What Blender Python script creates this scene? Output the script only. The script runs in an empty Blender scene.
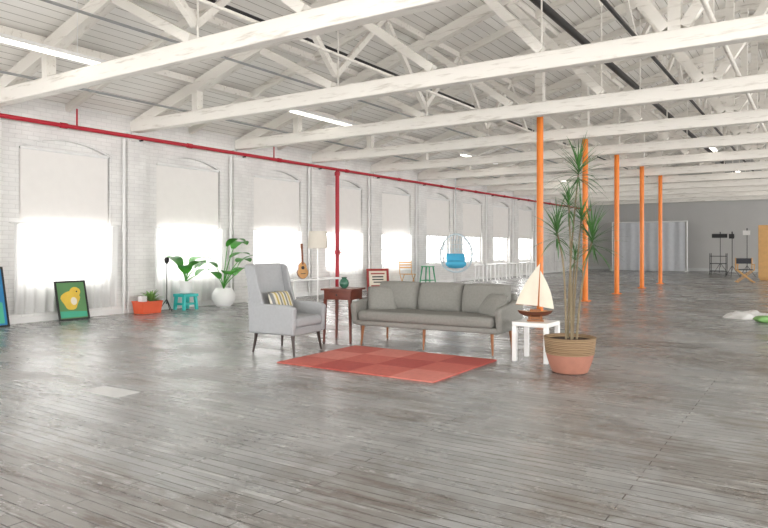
import bpy, bmesh, math, random
from mathutils import Vector, Matrix, Euler
random.seed(7)
R=math.radians
scene=bpy.context.scene
COL=scene.collection
try:
    scene.view_settings.view_transform='Standard'
    scene.view_settings.look='None'
except Exception: pass

# ------------------------------------------------------------------ materials
def lin(h):
    h=h.lstrip('#'); o=[]
    for i in (0,2,4):
        c=int(h[i:i+2],16)/255
        o.append(c/12.92 if c<=.04045 else ((c+.055)/1.055)**2.4)
    return (*o,1)
def mat(name,hexc,rough=.5,metal=0,var=.06,scale=6,bump=0,bscale=80,emis=0,spec=.5,trans=0):
    m=bpy.data.materials.new(name); m.use_nodes=True
    nt=m.node_tree; N=nt.nodes; L=nt.links; b=N['Principled BSDF']
    c=lin(hexc)
    tc=N.new('ShaderNodeTexCoord')
    nz=N.new('ShaderNodeTexNoise'); nz.inputs['Scale'].default_value=scale; nz.inputs['Detail'].default_value=4
    L.new(tc.outputs['Object'],nz.inputs['Vector'])
    mx=N.new('ShaderNodeMix'); mx.data_type='RGBA'
    L.new(nz.outputs['Fac'],mx.inputs[0])
    mx.inputs[6].default_value=tuple(max(0,x*(1-var*1.6)) for x in c[:3])+(1,)
    mx.inputs[7].default_value=tuple(min(1,x*(1+var*1.6)) for x in c[:3])+(1,)
    L.new(mx.outputs[2],b.inputs['Base Color'])
    b.inputs['Roughness'].default_value=rough; b.inputs['Metallic'].default_value=metal
    b.inputs['Specular IOR Level'].default_value=spec
    if trans: b.inputs['Transmission Weight'].default_value=trans
    if bump:
        n2=N.new('ShaderNodeTexNoise'); n2.inputs['Scale'].default_value=bscale; n2.inputs['Detail'].default_value=3
        L.new(tc.outputs['Object'],n2.inputs['Vector'])
        bp=N.new('ShaderNodeBump'); bp.inputs['Strength'].default_value=bump; bp.inputs['Distance'].default_value=.01
        L.new(n2.outputs['Fac'],bp.inputs['Height']); L.new(bp.outputs[0],b.inputs['Normal'])
    if emis:
        b.inputs['Emission Color'].default_value=c; b.inputs['Emission Strength'].default_value=emis
    return m
def planks_ceiling():
    m=mat('ceiling_plank_paint','#f5f5f3',.55,var=.03)
    nt=m.node_tree;N=nt.nodes;L=nt.links;b=N['Principled BSDF']
    tc=N.new('ShaderNodeTexCoord'); sp=N.new('ShaderNodeSeparateXYZ'); L.new(tc.outputs['Object'],sp.inputs[0])
    cb=N.new('ShaderNodeCombineXYZ'); L.new(sp.outputs['Y'],cb.inputs[0]); L.new(sp.outputs['X'],cb.inputs[1])
    br=N.new('ShaderNodeTexBrick'); L.new(cb.outputs[0],br.inputs['Vector'])
    br.inputs['Scale'].default_value=1; br.inputs['Brick Width'].default_value=5.6; br.inputs['Row Height'].default_value=.16
    br.inputs['Mortar Size'].default_value=.007; br.inputs['Mortar Smooth'].default_value=.3
    br.inputs['Color1'].default_value=lin('#fefcf8'); br.inputs['Color2'].default_value=lin('#f8f5f0'); br.inputs['Mortar'].default_value=lin('#b9b4ac')
    L.new(br.outputs['Color'],b.inputs['Base Color'])
    bp=N.new('ShaderNodeBump'); bp.invert=True; bp.inputs['Strength'].default_value=.3; bp.inputs['Distance'].default_value=.012
    L.new(br.outputs['Fac'],bp.inputs['Height']); L.new(bp.outputs[0],b.inputs['Normal'])
    return m
def brick_wall(name='painted_brick',c1='#f2f1ef',c2='#eceae8',mo='#dfdedc'):
    m=mat(name,'#f4f4f2',.5,var=.03)
    nt=m.node_tree;N=nt.nodes;L=nt.links;b=N['Principled BSDF']
    tc=N.new('ShaderNodeTexCoord'); sp=N.new('ShaderNodeSeparateXYZ'); L.new(tc.outputs['Object'],sp.inputs[0])
    ad=N.new('ShaderNodeMath'); ad.operation='ADD'; L.new(sp.outputs['X'],ad.inputs[0]); L.new(sp.outputs['Y'],ad.inputs[1])
    cb=N.new('ShaderNodeCombineXYZ'); L.new(ad.outputs[0],cb.inputs[0]); L.new(sp.outputs['Z'],cb.inputs[1])
    br=N.new('ShaderNodeTexBrick'); L.new(cb.outputs[0],br.inputs['Vector'])
    br.inputs['Scale'].default_value=1; br.inputs['Brick Width'].default_value=.215; br.inputs['Row Height'].default_value=.075
    br.inputs['Mortar Size'].default_value=.006; br.inputs['Mortar Smooth'].default_value=.7
    br.inputs['Color1'].default_value=lin(c1); br.inputs['Color2'].default_value=lin(c2); br.inputs['Mortar'].default_value=lin(mo)
    nz=N.new('ShaderNodeTexNoise'); nz.inputs['Scale'].default_value=1.6; nz.inputs['Detail'].default_value=6; L.new(tc.outputs['Object'],nz.inputs['Vector'])
    rp=N.new('ShaderNodeValToRGB'); rp.color_ramp.elements[0].position=.3; rp.color_ramp.elements[0].color=(.86,.86,.86,1); rp.color_ramp.elements[1].position=.6; rp.color_ramp.elements[1].color=(1,1,1,1)
    L.new(nz.outputs['Fac'],rp.inputs[0])
    mu=N.new('ShaderNodeMix'); mu.data_type='RGBA'; mu.blend_type='MULTIPLY'; mu.inputs[0].default_value=1
    L.new(br.outputs['Color'],mu.inputs[6]); L.new(rp.outputs[0],mu.inputs[7]); L.new(mu.outputs[2],b.inputs['Base Color'])
    bp=N.new('ShaderNodeBump'); bp.invert=True; bp.inputs['Strength'].default_value=.45; bp.inputs['Distance'].default_value=.01
    L.new(br.outputs['Fac'],bp.inputs['Height']); L.new(bp.outputs[0],b.inputs['Normal'])
    return m
def floor_mat():
    m=mat('worn_painted_boards','#a5a5a3',.3)
    nt=m.node_tree;N=nt.nodes;L=nt.links;b=N['Principled BSDF']
    tc=N.new('ShaderNodeTexCoord')
    br=N.new('ShaderNodeTexBrick'); L.new(tc.outputs['Object'],br.inputs['Vector'])
    br.offset=.37
    br.inputs['Scale'].default_value=1; br.inputs['Brick Width'].default_value=2.3; br.inputs['Row Height'].default_value=.08
    br.inputs['Mortar Size'].default_value=.004; br.inputs['Mortar Smooth'].default_value=.3
    br.inputs['Color1'].default_value=lin('#a0a1a1'); br.inputs['Color2'].default_value=lin('#8f9090'); br.inputs['Mortar'].default_value=lin('#605e5b')
    def noise(scale,sx=1,sy=1,det=5):
        mp=N.new('ShaderNodeMapping'); mp.inputs['Scale'].default_value=(sx,sy,1); L.new(tc.outputs['Object'],mp.inputs[0])
        n=N.new('ShaderNodeTexNoise'); n.inputs['Scale'].default_value=scale; n.inputs['Detail'].default_value=det; n.inputs['Roughness'].default_value=.68
        L.new(mp.outputs[0],n.inputs['Vector']); return n
    def ramp(n,a,b_):
        r=N.new('ShaderNodeValToRGB'); r.color_ramp.elements[0].position=a; r.color_ramp.elements[1].position=b_; L.new(n.outputs['Fac'],r.inputs[0]); return r
    def mul(a,b_):
        x=N.new('ShaderNodeMath'); x.operation='MULTIPLY'; L.new(a,x.inputs[0])
        if isinstance(b_,float): x.inputs[1].default_value=b_
        else: L.new(b_,x.inputs[1])
        return x.outputs[0]
    def mix(fac,a,bc):
        x=N.new('ShaderNodeMix'); x.data_type='RGBA'; L.new(fac,x.inputs[0])
        if isinstance(a,tuple): x.inputs[6].default_value=a
        else: L.new(a,x.inputs[6])
        if isinstance(bc,tuple): x.inputs[7].default_value=bc
        else: L.new(bc,x.inputs[7])
        return x.outputs[2]
    big=ramp(noise(.3,1,1.4,7),.48,.54)
    c=mix(mul(big.outputs[0],.8),br.outputs['Color'],lin('#827e7a'))
    big2=ramp(noise(.45,.8,1.5,8),.51,.60)
    c=mix(mul(big2.outputs[0],.7),c,lin('#b1b2b2'))
    worn=ramp(noise(2.2,.5,4,9),.5,.6)
    c=mix(mul(mul(worn.outputs[0],big.outputs[0]),.85),c,lin('#665d56'))
    sc=ramp(noise(3.2,.35,5,10),.56,.63)
    c=mix(mul(sc.outputs[0],.5),c,lin('#6a6663'))
    sp=ramp(noise(11,.6,2.4,6),.6,.67)
    c=mix(mul(sp.outputs[0],.5),c,lin('#5c5753'))
    wh=ramp(noise(2.4,.4,5,10),.58,.66)
    c=mix(mul(wh.outputs[0],.65),c,lin('#c6c7c6'))
    mo=ramp(noise(.9,1,1,4),.3,.52)
    c=mix(mul(mul(br.outputs['Fac'],mo.outputs[0]),.97),c,lin('#3b3835'))
    L.new(c,b.inputs['Base Color'])
    rr=ramp(noise(1.0,.8,1.8,8),.38,.62)
    rr.color_ramp.elements[0].color=(.14,.14,.14,1); rr.color_ramp.elements[1].color=(.36,.36,.36,1)
    L.new(rr.outputs[0],b.inputs['Roughness'])
    b.inputs['Specular IOR Level'].default_value=.8
    n=noise(5,.4,5,5)
    sub=N.new('ShaderNodeMath'); sub.operation='SUBTRACT'; L.new(n.outputs['Fac'],sub.inputs[0]); L.new(br.outputs['Fac'],sub.inputs[1])
    bp=N.new('ShaderNodeBump'); bp.inputs['Strength'].default_value=.5; bp.inputs['Distance'].default_value=.009
    L.new(sub.outputs[0],bp.inputs['Height']); L.new(bp.outputs[0],b.inputs['Normal'])
    return m
def aged_beam():
    m=mat('beam_white_paint','#f4f2ee',.5,var=.04,scale=3,bump=.3,bscale=18)
    nt=m.node_tree;N=nt.nodes;L=nt.links;b=N['Principled BSDF']
    tc=N.new('ShaderNodeTexCoord'); mp=N.new('ShaderNodeMapping'); mp.inputs['Scale'].default_value=(.5,4,4); L.new(tc.outputs['Object'],mp.inputs[0])
    nz=N.new('ShaderNodeTexNoise'); nz.inputs['Scale'].default_value=4; nz.inputs['Detail'].default_value=9; nz.inputs['Roughness'].default_value=.6; L.new(mp.outputs[0],nz.inputs['Vector'])
    r=N.new('ShaderNodeValToRGB'); e=r.color_ramp.elements; e[0].position=.26; e[0].color=lin('#c6bfb4'); e[1].position=.44; e[1].color=lin('#f1ede6')
    L.new(nz.outputs['Fac'],r.inputs[0]); L.new(r.outputs[0],b.inputs['Base Color']); return m
def sheer(name='sheer_fabric',k=.12,col='#f1f1f0'):
    m=bpy.data.materials.new(name); m.use_nodes=True; nt=m.node_tree;N=nt.nodes;L=nt.links
    N.remove(N['Principled BSDF']); out=[n for n in N if n.type=='OUTPUT_MATERIAL'][0]
    tr=N.new('ShaderNodeBsdfTransparent'); tl=N.new('ShaderNodeBsdfTranslucent'); df=N.new('ShaderNodeBsdfDiffuse')
    tl.inputs[0].default_value=lin(col); df.inputs[0].default_value=lin(col)
    w=N.new('ShaderNodeTexNoise'); w.inputs['Scale'].default_value=4
    a=N.new('ShaderNodeMixShader'); a.inputs[0].default_value=.7; L.new(tl.outputs[0],a.inputs[1]); L.new(df.outputs[0],a.inputs[2])
    mr=N.new('ShaderNodeMapRange'); L.new(w.outputs['Fac'],mr.inputs[0]); mr.inputs[3].default_value=k-.05; mr.inputs[4].default_value=k+.05
    c=N.new('ShaderNodeMixShader'); L.new(mr.outputs[0],c.inputs[0]); L.new(a.outputs[0],c.inputs[1]); L.new(tr.outputs[0],c.inputs[2])
    L.new(c.outputs[0],out.inputs[0]); return m
def clearglass():
    m=bpy.data.materials.new('window_glass'); m.use_nodes=True; nt=m.node_tree;N=nt.nodes;L=nt.links
    N.remove(N['Principled BSDF']); out=[n for n in N if n.type=='OUTPUT_MATERIAL'][0]
    tr=N.new('ShaderNodeBsdfTransparent'); gl=N.new('ShaderNodeBsdfGlossy'); gl.inputs['Roughness'].default_value=.05
    a=N.new('ShaderNodeMixShader'); a.inputs[0].default_value=.06; L.new(tr.outputs[0],a.inputs[1]); L.new(gl.outputs[0],a.inputs[2])
    L.new(a.outputs[0],out.inputs[0]); return m
def stripes(name,cols,axis=0,freq=20):
    m=mat(name,cols[0],.85,bump=.3,bscale=300)
    nt=m.node_tree;N=nt.nodes;L=nt.links;b=N['Principled BSDF']
    tc=N.new('ShaderNodeTexCoord'); sp=N.new('ShaderNodeSeparateXYZ'); L.new(tc.outputs['Object'],sp.inputs[0])
    mu=N.new('ShaderNodeMath'); mu.operation='MULTIPLY'; mu.inputs[1].default_value=freq; L.new(sp.outputs[axis],mu.inputs[0])
    fr=N.new('ShaderNodeMath'); fr.operation='FRACT'; L.new(mu.outputs[0],fr.inputs[0])
    r=N.new('ShaderNodeValToRGB'); r.color_ramp.interpolation='CONSTANT'
    e=r.color_ramp.elements; e[0].position=0; e[0].color=lin(cols[0]); e[1].position=1/len(cols); e[1].color=lin(cols[1])
    for i in range(2,len(cols)):
        x=e.new(i/len(cols)); x.color=lin(cols[i])
    L.new(fr.outputs[0],r.inputs[0]); L.new(r.outputs[0],b.inputs['Base Color']); return m

M={}
M['floor']=floor_mat(); M['ceil']=planks_ceiling(); M['brick']=brick_wall()
M['beam']=aged_beam()
M['plaster']=mat('grey_plaster','#c1c0be',.7,var=.05,scale=1)
M['shade']=mat('shade_cloth','#f1eeeb',.8,var=.02)
M['sheer']=sheer(); M['glass']=clearglass()
M['frame']=mat('window_frame_paint','#cdcfce',.5)
M['orange']=mat('orange_paint','#f08322',.35,var=.05)
M['red']=mat('red_pipe_paint','#b6172d',.4)
M['dark']=mat('dark_metal','#2b2a2c',.45,metal=.3)
M['black']=mat('black_paint','#1b1b1c',.45)
M['chrome']=mat('galvanised_metal','#b4b6b8',.35,metal=.9)
M['armfab']=mat('armchair_fabric','#a9abae',.9,bump=.4,bscale=350,scale=30)
M['sofafab']=mat('sofa_fabric','#91908b',.92,bump=.5,bscale=350,scale=40,var=.1)
M['sofafab2']=mat('sofa_cushion_fabric','#8d8c87',.92,bump=.5,bscale=350,scale=40,var=.1)
M['walnutleg']=mat('dark_wood','#2c1b14',.4,var=.2)
M['oak']=mat('warm_wood','#9a6238',.45,var=.15,scale=12)
M['cherry']=mat('cherry_wood','#6c3324',.35,var=.2,scale=10)
M['tan']=mat('tan_wood','#d3a468',.5,var=.12,scale=8)
M['white']=mat('white_lacquer','#f4f4f3',.25,var=.02)
M['whitem']=mat('white_matte','#efefee',.6,var=.02)
M['rug1']=mat('rug_coral','#ca6b60',.95,bump=.6,bscale=200,scale=20,var=.1)
M['rug2']=mat('rug_red','#b8564e',.95,bump=.6,bscale=200,scale=20,var=.1)
M['rug3']=mat('rug_salmon','#da867a',.95,bump=.6,bscale=200,scale=20,var=.1)
M['woven']=stripes('woven_band',['#9c8466','#7b6248','#a88f70','#866b50'],2,28)
M['clay']=mat('dusty_pink_clay','#ad7765',.65,var=.12,scale=10,bump=.3,bscale=60)
M['soil']=mat('soil','#3a2a20',.95,bump=.8,bscale=60)
M['cane']=mat('cane_bark','#85775e',.8,bump=.6,bscale=60,var=.15)
M['spiky']=mat('spiky_leaf','#47733a',.4,var=.35,scale=5)
M['leaf']=mat('broad_leaf','#479a33',.4,var=.25,scale=5)
M['leaf2']=mat('pale_leaf','#7ea858',.5,var=.25,scale=5)
M['teal']=mat('teal_paint','#2fc0bb',.4)
M['boxor']=mat('orange_plastic','#e4603a',.4)
M['green']=mat('green_enamel','#3d9a6a',.35)
M['blue']=mat('blue_cushion','#55c0ea',.8,bump=.3)
M['eggw']=mat('pale_wire','#d3e0e6',.4)
M['lampshade']=mat('linen_shade','#d0cabf',.9,bump=.2,bscale=200)
M['vase']=mat('green_glaze','#3d6b58',.2)
M['sail']=mat('sail_cloth','#e9e1d0',.8,bump=.1)
M['hullred']=mat('hull_paint','#5a3220',.3)
M['backdrop']=mat('backdrop_cloth','#d3d6db',.85,bump=.2,bscale=4)
M['tube']=mat('fluorescent_tube','#fffaf0',.4,emis=3)
M['guitar']=mat('spruce_top','#cf9a5e',.25,var=.12,scale=14)
M['gside']=mat('guitar_side','#7a4526',.3)
M['canvas']=mat('dark_canvas','#3a3c44',.85)
M['pgreen']=mat('poster_green','#5f8f5c',.6,var=.1,scale=3)
M['pyel']=mat('poster_yellow','#e6c34a',.6,var=.1,scale=5)
M['pblue']=mat('poster_blue','#2b7fb4',.6,var=.15,scale=3)
M['pteal']=mat('poster_teal','#49b08f',.6,var=.1,scale=3)
M['pcream']=mat('poster_cream','#e7e0cf',.6)
M['redframe']=mat('red_frame','#9a2a22',.4)
M['paper']=mat('pale_tape','#d6d7d7',.45,var=.05)
M['stripe']=stripes('striped_pillow',['#d8d3c4','#7d7f80','#cfc9b8','#b8a45a'],0,9)
M['limebag']=mat('green_plastic','#7fae68',.5)

# ------------------------------------------------------------------ mesh builder
class B:
    def __init__(s): s.bm=bmesh.new(); s.mi=0
    def _tag(s,fs):
        for f in fs: f.material_index=s.mi
    def faces(s,vs,fl):
        v=[s.bm.verts.new(p) for p in vs]; o=[]
        for f in fl:
            try: o.append(s.bm.faces.new([v[i] for i in f]))
            except ValueError: pass
        s._tag(o); return s
    def hexa(s,bot,top):
        return s.faces(list(bot)+list(top),[(3,2,1,0),(4,5,6,7),(0,1,5,4),(1,2,6,5),(2,3,7,6),(3,0,4,7)])
    def box(s,c,sz,rot=None):
        x,y,z=[k/2 for k in sz]; pts=[(-x,-y,-z),(x,-y,-z),(x,y,-z),(-x,y,-z),(-x,-y,z),(x,-y,z),(x,y,z),(-x,y,z)]
        m=Euler(rot).to_matrix() if rot else Matrix.Identity(3)
        pts=[m@Vector(p)+Vector(c) for p in pts]
        return s.hexa(pts[:4],pts[4:])
    def bx(s,x0,x1,y0,y1,z0,z1): return s.box(((x0+x1)/2,(y0+y1)/2,(z0+z1)/2),(x1-x0,y1-y0,z1-z0))
    def tube(s,pts,rad,n=10,closed=False):
        pts=[Vector(p) for p in pts]; k=len(pts)
        if not isinstance(rad,(list,tuple)): rad=[rad]*k
        rings=[]
        for i,p in enumerate(pts):
            if closed: d=pts[(i+1)%k]-pts[i-1]
            else: d=pts[min(i+1,k-1)]-pts[max(i-1,0)]
            d.normalize()
            ref=Vector((0,0,1)) if abs(d.z)<.9 else Vector((1,0,0))
            a=d.cross(ref).normalized(); b=d.cross(a).normalized()
            rings.append([s.bm.verts.new(p+(a*math.cos(t)+b*math.sin(t))*rad[i]) for t in [2*math.pi*j/n for j in range(n)]])
        o=[]
        for i in range(k if closed else k-1):
            r0,r1=rings[i],rings[(i+1)%k]
            for j in range(n): o.append(s.bm.faces.new((r0[j],r0[(j+1)%n],r1[(j+1)%n],r1[j])))
        if not closed:
            o.append(s.bm.faces.new(rings[0][::-1])); o.append(s.bm.faces.new(rings[-1]))
        s._tag(o); return s
    def cyl(s,p0,p1,r0,r1=None,n=14): return s.tube([p0,p1],[r0,r0 if r1 is None else r1],n)
    def lathe(s,prof,n=28,c=(0,0,0)):
        rings=[]; 
        for r,z in prof: rings.append([s.bm.verts.new((c[0]+r*math.cos(2*math.pi*j/n),c[1]+r*math.sin(2*math.pi*j/n),c[2]+z)) for j in range(n)])
        o=[]
        for a,b in zip(rings,rings[1:]):
            for j in range(n): o.append(s.bm.faces.new((a[j],a[(j+1)%n],b[(j+1)%n],b[j])))
        o.append(s.bm.faces.new(rings[0][::-1])); o.append(s.bm.faces.new(rings[-1]))
        s._tag(o); return s
    def grid(s,f,nu,nv):
        v=[[s.bm.verts.new(f(i/nu,j/nv)) for j in range(nv+1)] for i in range(nu+1)]
        o=[s.bm.faces.new((v[i][j],v[i+1][j],v[i+1][j+1],v[i][j+1])) for i in range(nu) for j in range(nv)]
        s._tag(o); return s
    def pillow(s,c,sz,rot=(0,0,0),n=12,pw=6,ex=.45):
        m=Euler(rot).to_matrix(); c=Vector(c)
        def f(sg):
            def g(u,v):
                a,b=u*2-1,v*2-1
                t=sg*sz[2]/2*(max(0,(1-abs(a)**pw)*(1-abs(b)**pw)))**ex
                q=Vector((sz[0]/2*a*(1-.05*b*b),sz[1]/2*b*(1-.05*a*a),t))
                return m@q+c
            return g
        s.grid(f(1),n,n); s.grid(f(-1),n,n)
        bmesh.ops.remove_doubles(s.bm,verts=s.bm.verts,dist=1e-5); return s
    def prism(s,outl,t,mt):
        n=len(outl); a=[mt@Vector((x,y,0)) for x,y in outl]; b=[mt@Vector((x,y,t)) for x,y in outl]
        fl=[tuple(range(n))[::-1],tuple(range(n,2*n))]+[(i,(i+1)%n,n+(i+1)%n,n+i) for i in range(n)]
        return s.faces(a+b,fl)
    def blade(s,base,az,el,L,W,droop,n=7,fold=.3,kind='spike'):
        p=Vector(base); side=Vector((-math.sin(az),math.cos(az),0)); rows=[]
        for i in range(n+1):
            t=i/n; e=el-droop*t; d=Vector((math.cos(e)*math.cos(az),math.cos(e)*math.sin(az),math.sin(e)))
            up=side.cross(d)*-1
            if up.z<0 and abs(e)<1.5: up=-up
            if kind=='spike': w=W*((1-t)**.7)*min(1,.55+2*t)
            else: w=W*math.sin(math.pi*min(1,.06+.94*t))**.75
            w=max(w,.0008)
            rows.append([s.bm.verts.new(p+side*w+up*fold*w),s.bm.verts.new(p),s.bm.verts.new(p-side*w+up*fold*w)])
            p=p+d*(L/n)
        o=[]
        for a,b in zip(rows,rows[1:]):
            o.append(s.bm.faces.new((a[0],a[1],b[1],b[0]))); o.append(s.bm.faces.new((a[1],a[2],b[2],b[1])))
        s._tag(o); return p
def obj(name,b,mats,parent=None,bevel=0,seg=2,loc=None,rot=None,label=None,cat=None,group=None,kind=None,ang=38,flip=True,sub=0):
    me=bpy.data.meshes.new(name)
    if flip: bmesh.ops.recalc_face_normals(b.bm,faces=b.bm.faces)
    b.bm.to_mesh(me); b.bm.free()
    for m in (mats if isinstance(mats,list) else [mats]): me.materials.append(M[m])
    for p in me.polygons: p.use_smooth=True
    me.set_sharp_from_angle(angle=R(ang))
    o=bpy.data.objects.new(name,me); COL.objects.link(o)
    if bevel:
        md=o.modifiers.new('b','BEVEL'); md.width=bevel; md.segments=seg; md.limit_method='ANGLE'; md.angle_limit=R(40)
    if sub:
        md=o.modifiers.new('s','SUBSURF'); md.levels=sub; md.render_levels=sub
    if parent: o.parent=parent
    if loc: o.location=loc
    if rot: o.rotation_euler=rot
    if label: o['label']=label
    if cat: o['category']=cat
    if group: o['group']=group
    if kind: o['kind']=kind
    return o
def thing(name,label,cat,loc,rz=0,group=None,rot=None):
    e=bpy.data.objects.new(name,None); e.empty_display_size=.1; COL.objects.link(e)
    e.location=loc; e.rotation_euler=rot if rot else (0,0,rz)
    e['label']=label; e['category']=cat
    if group: e['group']=group
    return e
def dup(root,loc,rz=None,label=None):
    def cp(o,par):
        c=o.copy(); COL.objects.link(c); c.parent=par
        for ch in o.children: cp(ch,c)
        return c
    kids=list(root.children)
    c=root.copy(); COL.objects.link(c); c.location=loc
    if rz is not None: c.rotation_euler=(0,0,rz)
    for k in kids: cp(k,c)
    if label: c['label']=label
    return c

# ------------------------------------------------------------------ shell
XL,XR,Y0,Y1=-11.4,8.6,-6.0,39.0
RIDGE=-1.4
def roofz(x): 
    d=(x-XL) if x<=RIDGE else (XR-x)
    return 3.88+.3*d
b=B(); b.bx(XL-.5,XR+.5,Y0-.5,Y1+.5,-.2,0); obj('floor',b,'floor',kind='structure')
BEAMS=[5.45+2.8*k for k in range(-4,12)]
def arch(a,c,z0,rise,n=12): 
    return [(a+(c-a)*i/n, z0+rise*(1-(2*i/n-1)**2)) for i in range(n+1)]
b=B(); H=4.0
def q(pts): b.faces(pts,[(0,1,2,3)])
WC=[]
for k in range(len(BEAMS)):
    c=BEAMS[k]+1.4
    if c+1.4>Y1+.5: break
    WC.append(c)
edges=[Y0]+[c+1.4 for c in WC]; edges[-1]=Y1
HW=.87;ZS=.6;ZA=3.02;RISE=.2;DX=.09
X=XL;Xi=XL-DX;Xo=XL-.45; ow=.8; oz0=.7;oz1=1.74
LASTW=30.5   # bays beyond this are plain bricked-up wall
for i,c in enumerate(WC):
    e0,e1=edges[i],edges[i+1]; a,d=c-HW,c+HW
    if c>LASTW:
        q([(X,e0,0),(X,e1,0),(X,e1,H),(X,e0,H)]); q([(Xo,e0,0),(Xo,e1,0),(Xo,e1,H),(Xo,e0,H)]); continue
    q([(X,e0,0),(X,a,0),(X,a,H),(X,e0,H)]); q([(X,d,0),(X,e1,0),(X,e1,H),(X,d,H)]); q([(X,a,0),(X,d,0),(X,d,ZS),(X,a,ZS)])
    A=arch(a,d,ZA,RISE)
    for p0,p1 in zip(A,A[1:]):
        q([(X,p0[0],p0[1]),(X,p1[0],p1[1]),(X,p1[0],H),(X,p0[0],H)])
        q([(X,p0[0],p0[1]),(X,p1[0],p1[1]),(Xi,p1[0],p1[1]),(Xi,p0[0],p0[1])])
    q([(X,a,ZS),(Xi,a,ZS),(Xi,a,ZA),(X,a,ZA)]); q([(X,d,ZS),(Xi,d,ZS),(Xi,d,ZA),(X,d,ZA)]); q([(X,a,ZS),(X,d,ZS),(Xi,d,ZS),(Xi,a,ZS)])
    wa,wd=c-ow,c+ow
    for XX in (Xi,Xo):
        ea,ed,ez0,ez1=(a,d,ZS,ZA+RISE) if XX==Xi else (e0,e1,0,H)
        q([(XX,ea,ez0),(XX,wa,ez0),(XX,wa,ez1),(XX,ea,ez1)]); q([(XX,wd,ez0),(XX,ed,ez0),(XX,ed,ez1),(XX,wd,ez1)])
        q([(XX,wa,ez0),(XX,wd,ez0),(XX,wd,oz0),(XX,wa,oz0)]); q([(XX,wa,oz1),(XX,wd,oz1),(XX,wd,ez1),(XX,wa,ez1)])
    q([(Xi,wa,oz0),(Xo,wa,oz0),(Xo,wa,oz1),(Xi,wa,oz1)]); q([(Xi,wd,oz0),(Xo,wd,oz0),(Xo,wd,oz1),(Xi,wd,oz1)])
    q([(Xi,wa,oz0),(Xi,wd,oz0),(Xo,wd,oz0),(Xo,wa,oz0)]); q([(Xi,wa,oz1),(Xi,wd,oz1),(Xo,wd,oz1),(Xo,wa,oz1)])
    A0=arch(a-.02,d+.02,ZA+.02,RISE); A1=arch(a-.14,d+.14,ZA+.16,RISE)
    for (p0,p1),(r0,r1) in zip(zip(A0,A0[1:]),zip(A1,A1[1:])):
        xx=X+.02
        q([(xx,p0[0],p0[1]),(xx,p1[0],p1[1]),(xx,r1[0],r1[1]),(xx,r0[0],r0[1])])
        q([(xx,p0[0],p0[1]),(xx,p1[0],p1[1]),(X,p1[0],p1[1]),(X,p0[0],p0[1])])
        q([(xx,r0[0],r0[1]),(xx,r1[0],r1[1]),(X,r1[0],r1[1]),(X,r0[0],r0[1])])
obj('wall_left',b,'brick',kind='structure',flip=False)
WC=[c for c in WC if c<=LASTW]
for i,c in enumerate(WC):
    b=B(); x0,x1=XL-.28,XL-.22; t=.04
    b.bx(x0,x1,c-ow,c+ow,oz0,oz0+t).bx(x0,x1,c-ow,c+ow,oz1-t,oz1).bx(x0,x1,c-ow,c-ow+t,oz0,oz1).bx(x0,x1,c+ow-t,c+ow,oz0,oz1)
    for f in (-.27,.27): b.bx(x0+.01,x1-.01,c+f-.015,c+f+.015,oz0,oz1)
    b.bx(x0+.01,x1-.01,c-ow,c+ow,1.2,1.23)
    w=obj('window_%d'%(i+1),b,'frame',kind='structure')
    b=B(); b.bx(XL-.255,XL-.25,c-ow+.03,c+ow-.03,oz0+.03,oz1-.03); obj('glass',b,'glass',parent=w)
for i,c in enumerate(WC):
    if c<2: continue
    s=thing('roller_shade','white fabric roller shade covering arched window recess','window shade',(XL-.04,c,3.0),group='roller shades along the brick wall')
    b=B(); b.grid(lambda u,v:(.004*math.sin(u*9),-.84+1.68*u,-1.30+1.30*v),16,6); obj('cloth',b,'shade',parent=s)
    b=B(); b.cyl((0,-.84,-1.30),(0,.84,-1.30),.014); obj('hem_bar',b,'frame',parent=s)
    b=B(); b.cyl((0,-.84,.02),(0,.84,.02),.03); obj('roller',b,'whitem',parent=s)
def curtain(c,w,ztop,zbot,n,label):
    s=thing('sheer_curtain',label,'curtain',(XL+.06,c,zbot),group='sheer curtains under the roller shades')
    ph=random.random()*6
    b=B(); b.grid(lambda u,v:(.045*math.sin(u*n*2*math.pi+ph)*(.6+.4*(1-v))+.01*math.sin(u*41+ph),(-w/2+w*u)*(1+.06*(1-v)*math.sin(u*5)),(ztop-zbot)*v),140,10)
    obj('fabric',b,'sheer',parent=s,ang=80)
    b=B(); b.cyl((0,-w/2-.05,ztop-zbot),(0,w/2+.05,ztop-zbot),.01); obj('curtain_rod',b,'whitem',parent=s)
curtain(WC[4],2.0,1.71,.16,11,'long white sheer curtain hanging below bright window')
curtain(WC[5],1.95,1.71,.12,10,'white sheer curtain hanging behind leafy plants')
curtain(WC[6],1.7,1.71,.5,10,'white sheer curtain over bright window by bench')
curtain(WC[7],1.65,1.71,.5,10,'white sheer curtain over bright window')
curtain(WC[8],1.65,1.71,.55,10,'white sheer curtain over bright window')
for k,y in enumerate(BEAMS):
    b=B(); b.bx(XL,XL+.1,y-.2,y+.2,0,3.55); b.bx(XL,XL+.16,y-.16,y+.16,3.38,3.55); obj('trim_%d'%(k+1),b,'brick',kind='structure')
b=B(); b.bx(XL,XL+.05,Y0,Y1,0,.1); obj('baseboard_left',b,'whitem',kind='structure')
c0=None
for y in BEAMS[3:-1]:
    if c0 is None:
        c0=thing('downpipe','white painted vertical pipe beside brick pilaster','pipe',(XL+.06,y-.27,0),group='white downpipes along the brick wall')
        b=B(); b.cyl((0,0,0),(0,0,3.4),.03,n=10); obj('pipe_run',b,'whitem',parent=c0)
        b=B(); b.cyl((0,0,1.6),(0,0,1.66),.042,n=10); obj('coupling',b,'whitem',parent=c0)
    else: dup(c0,(XL+.06,y-.27,0))
b=B(); pts=[(XL-.45,0),(XR+.3,0),(XR+.3,3.9),(RIDGE,roofz(RIDGE)),(XL-.45,3.8)]
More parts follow.
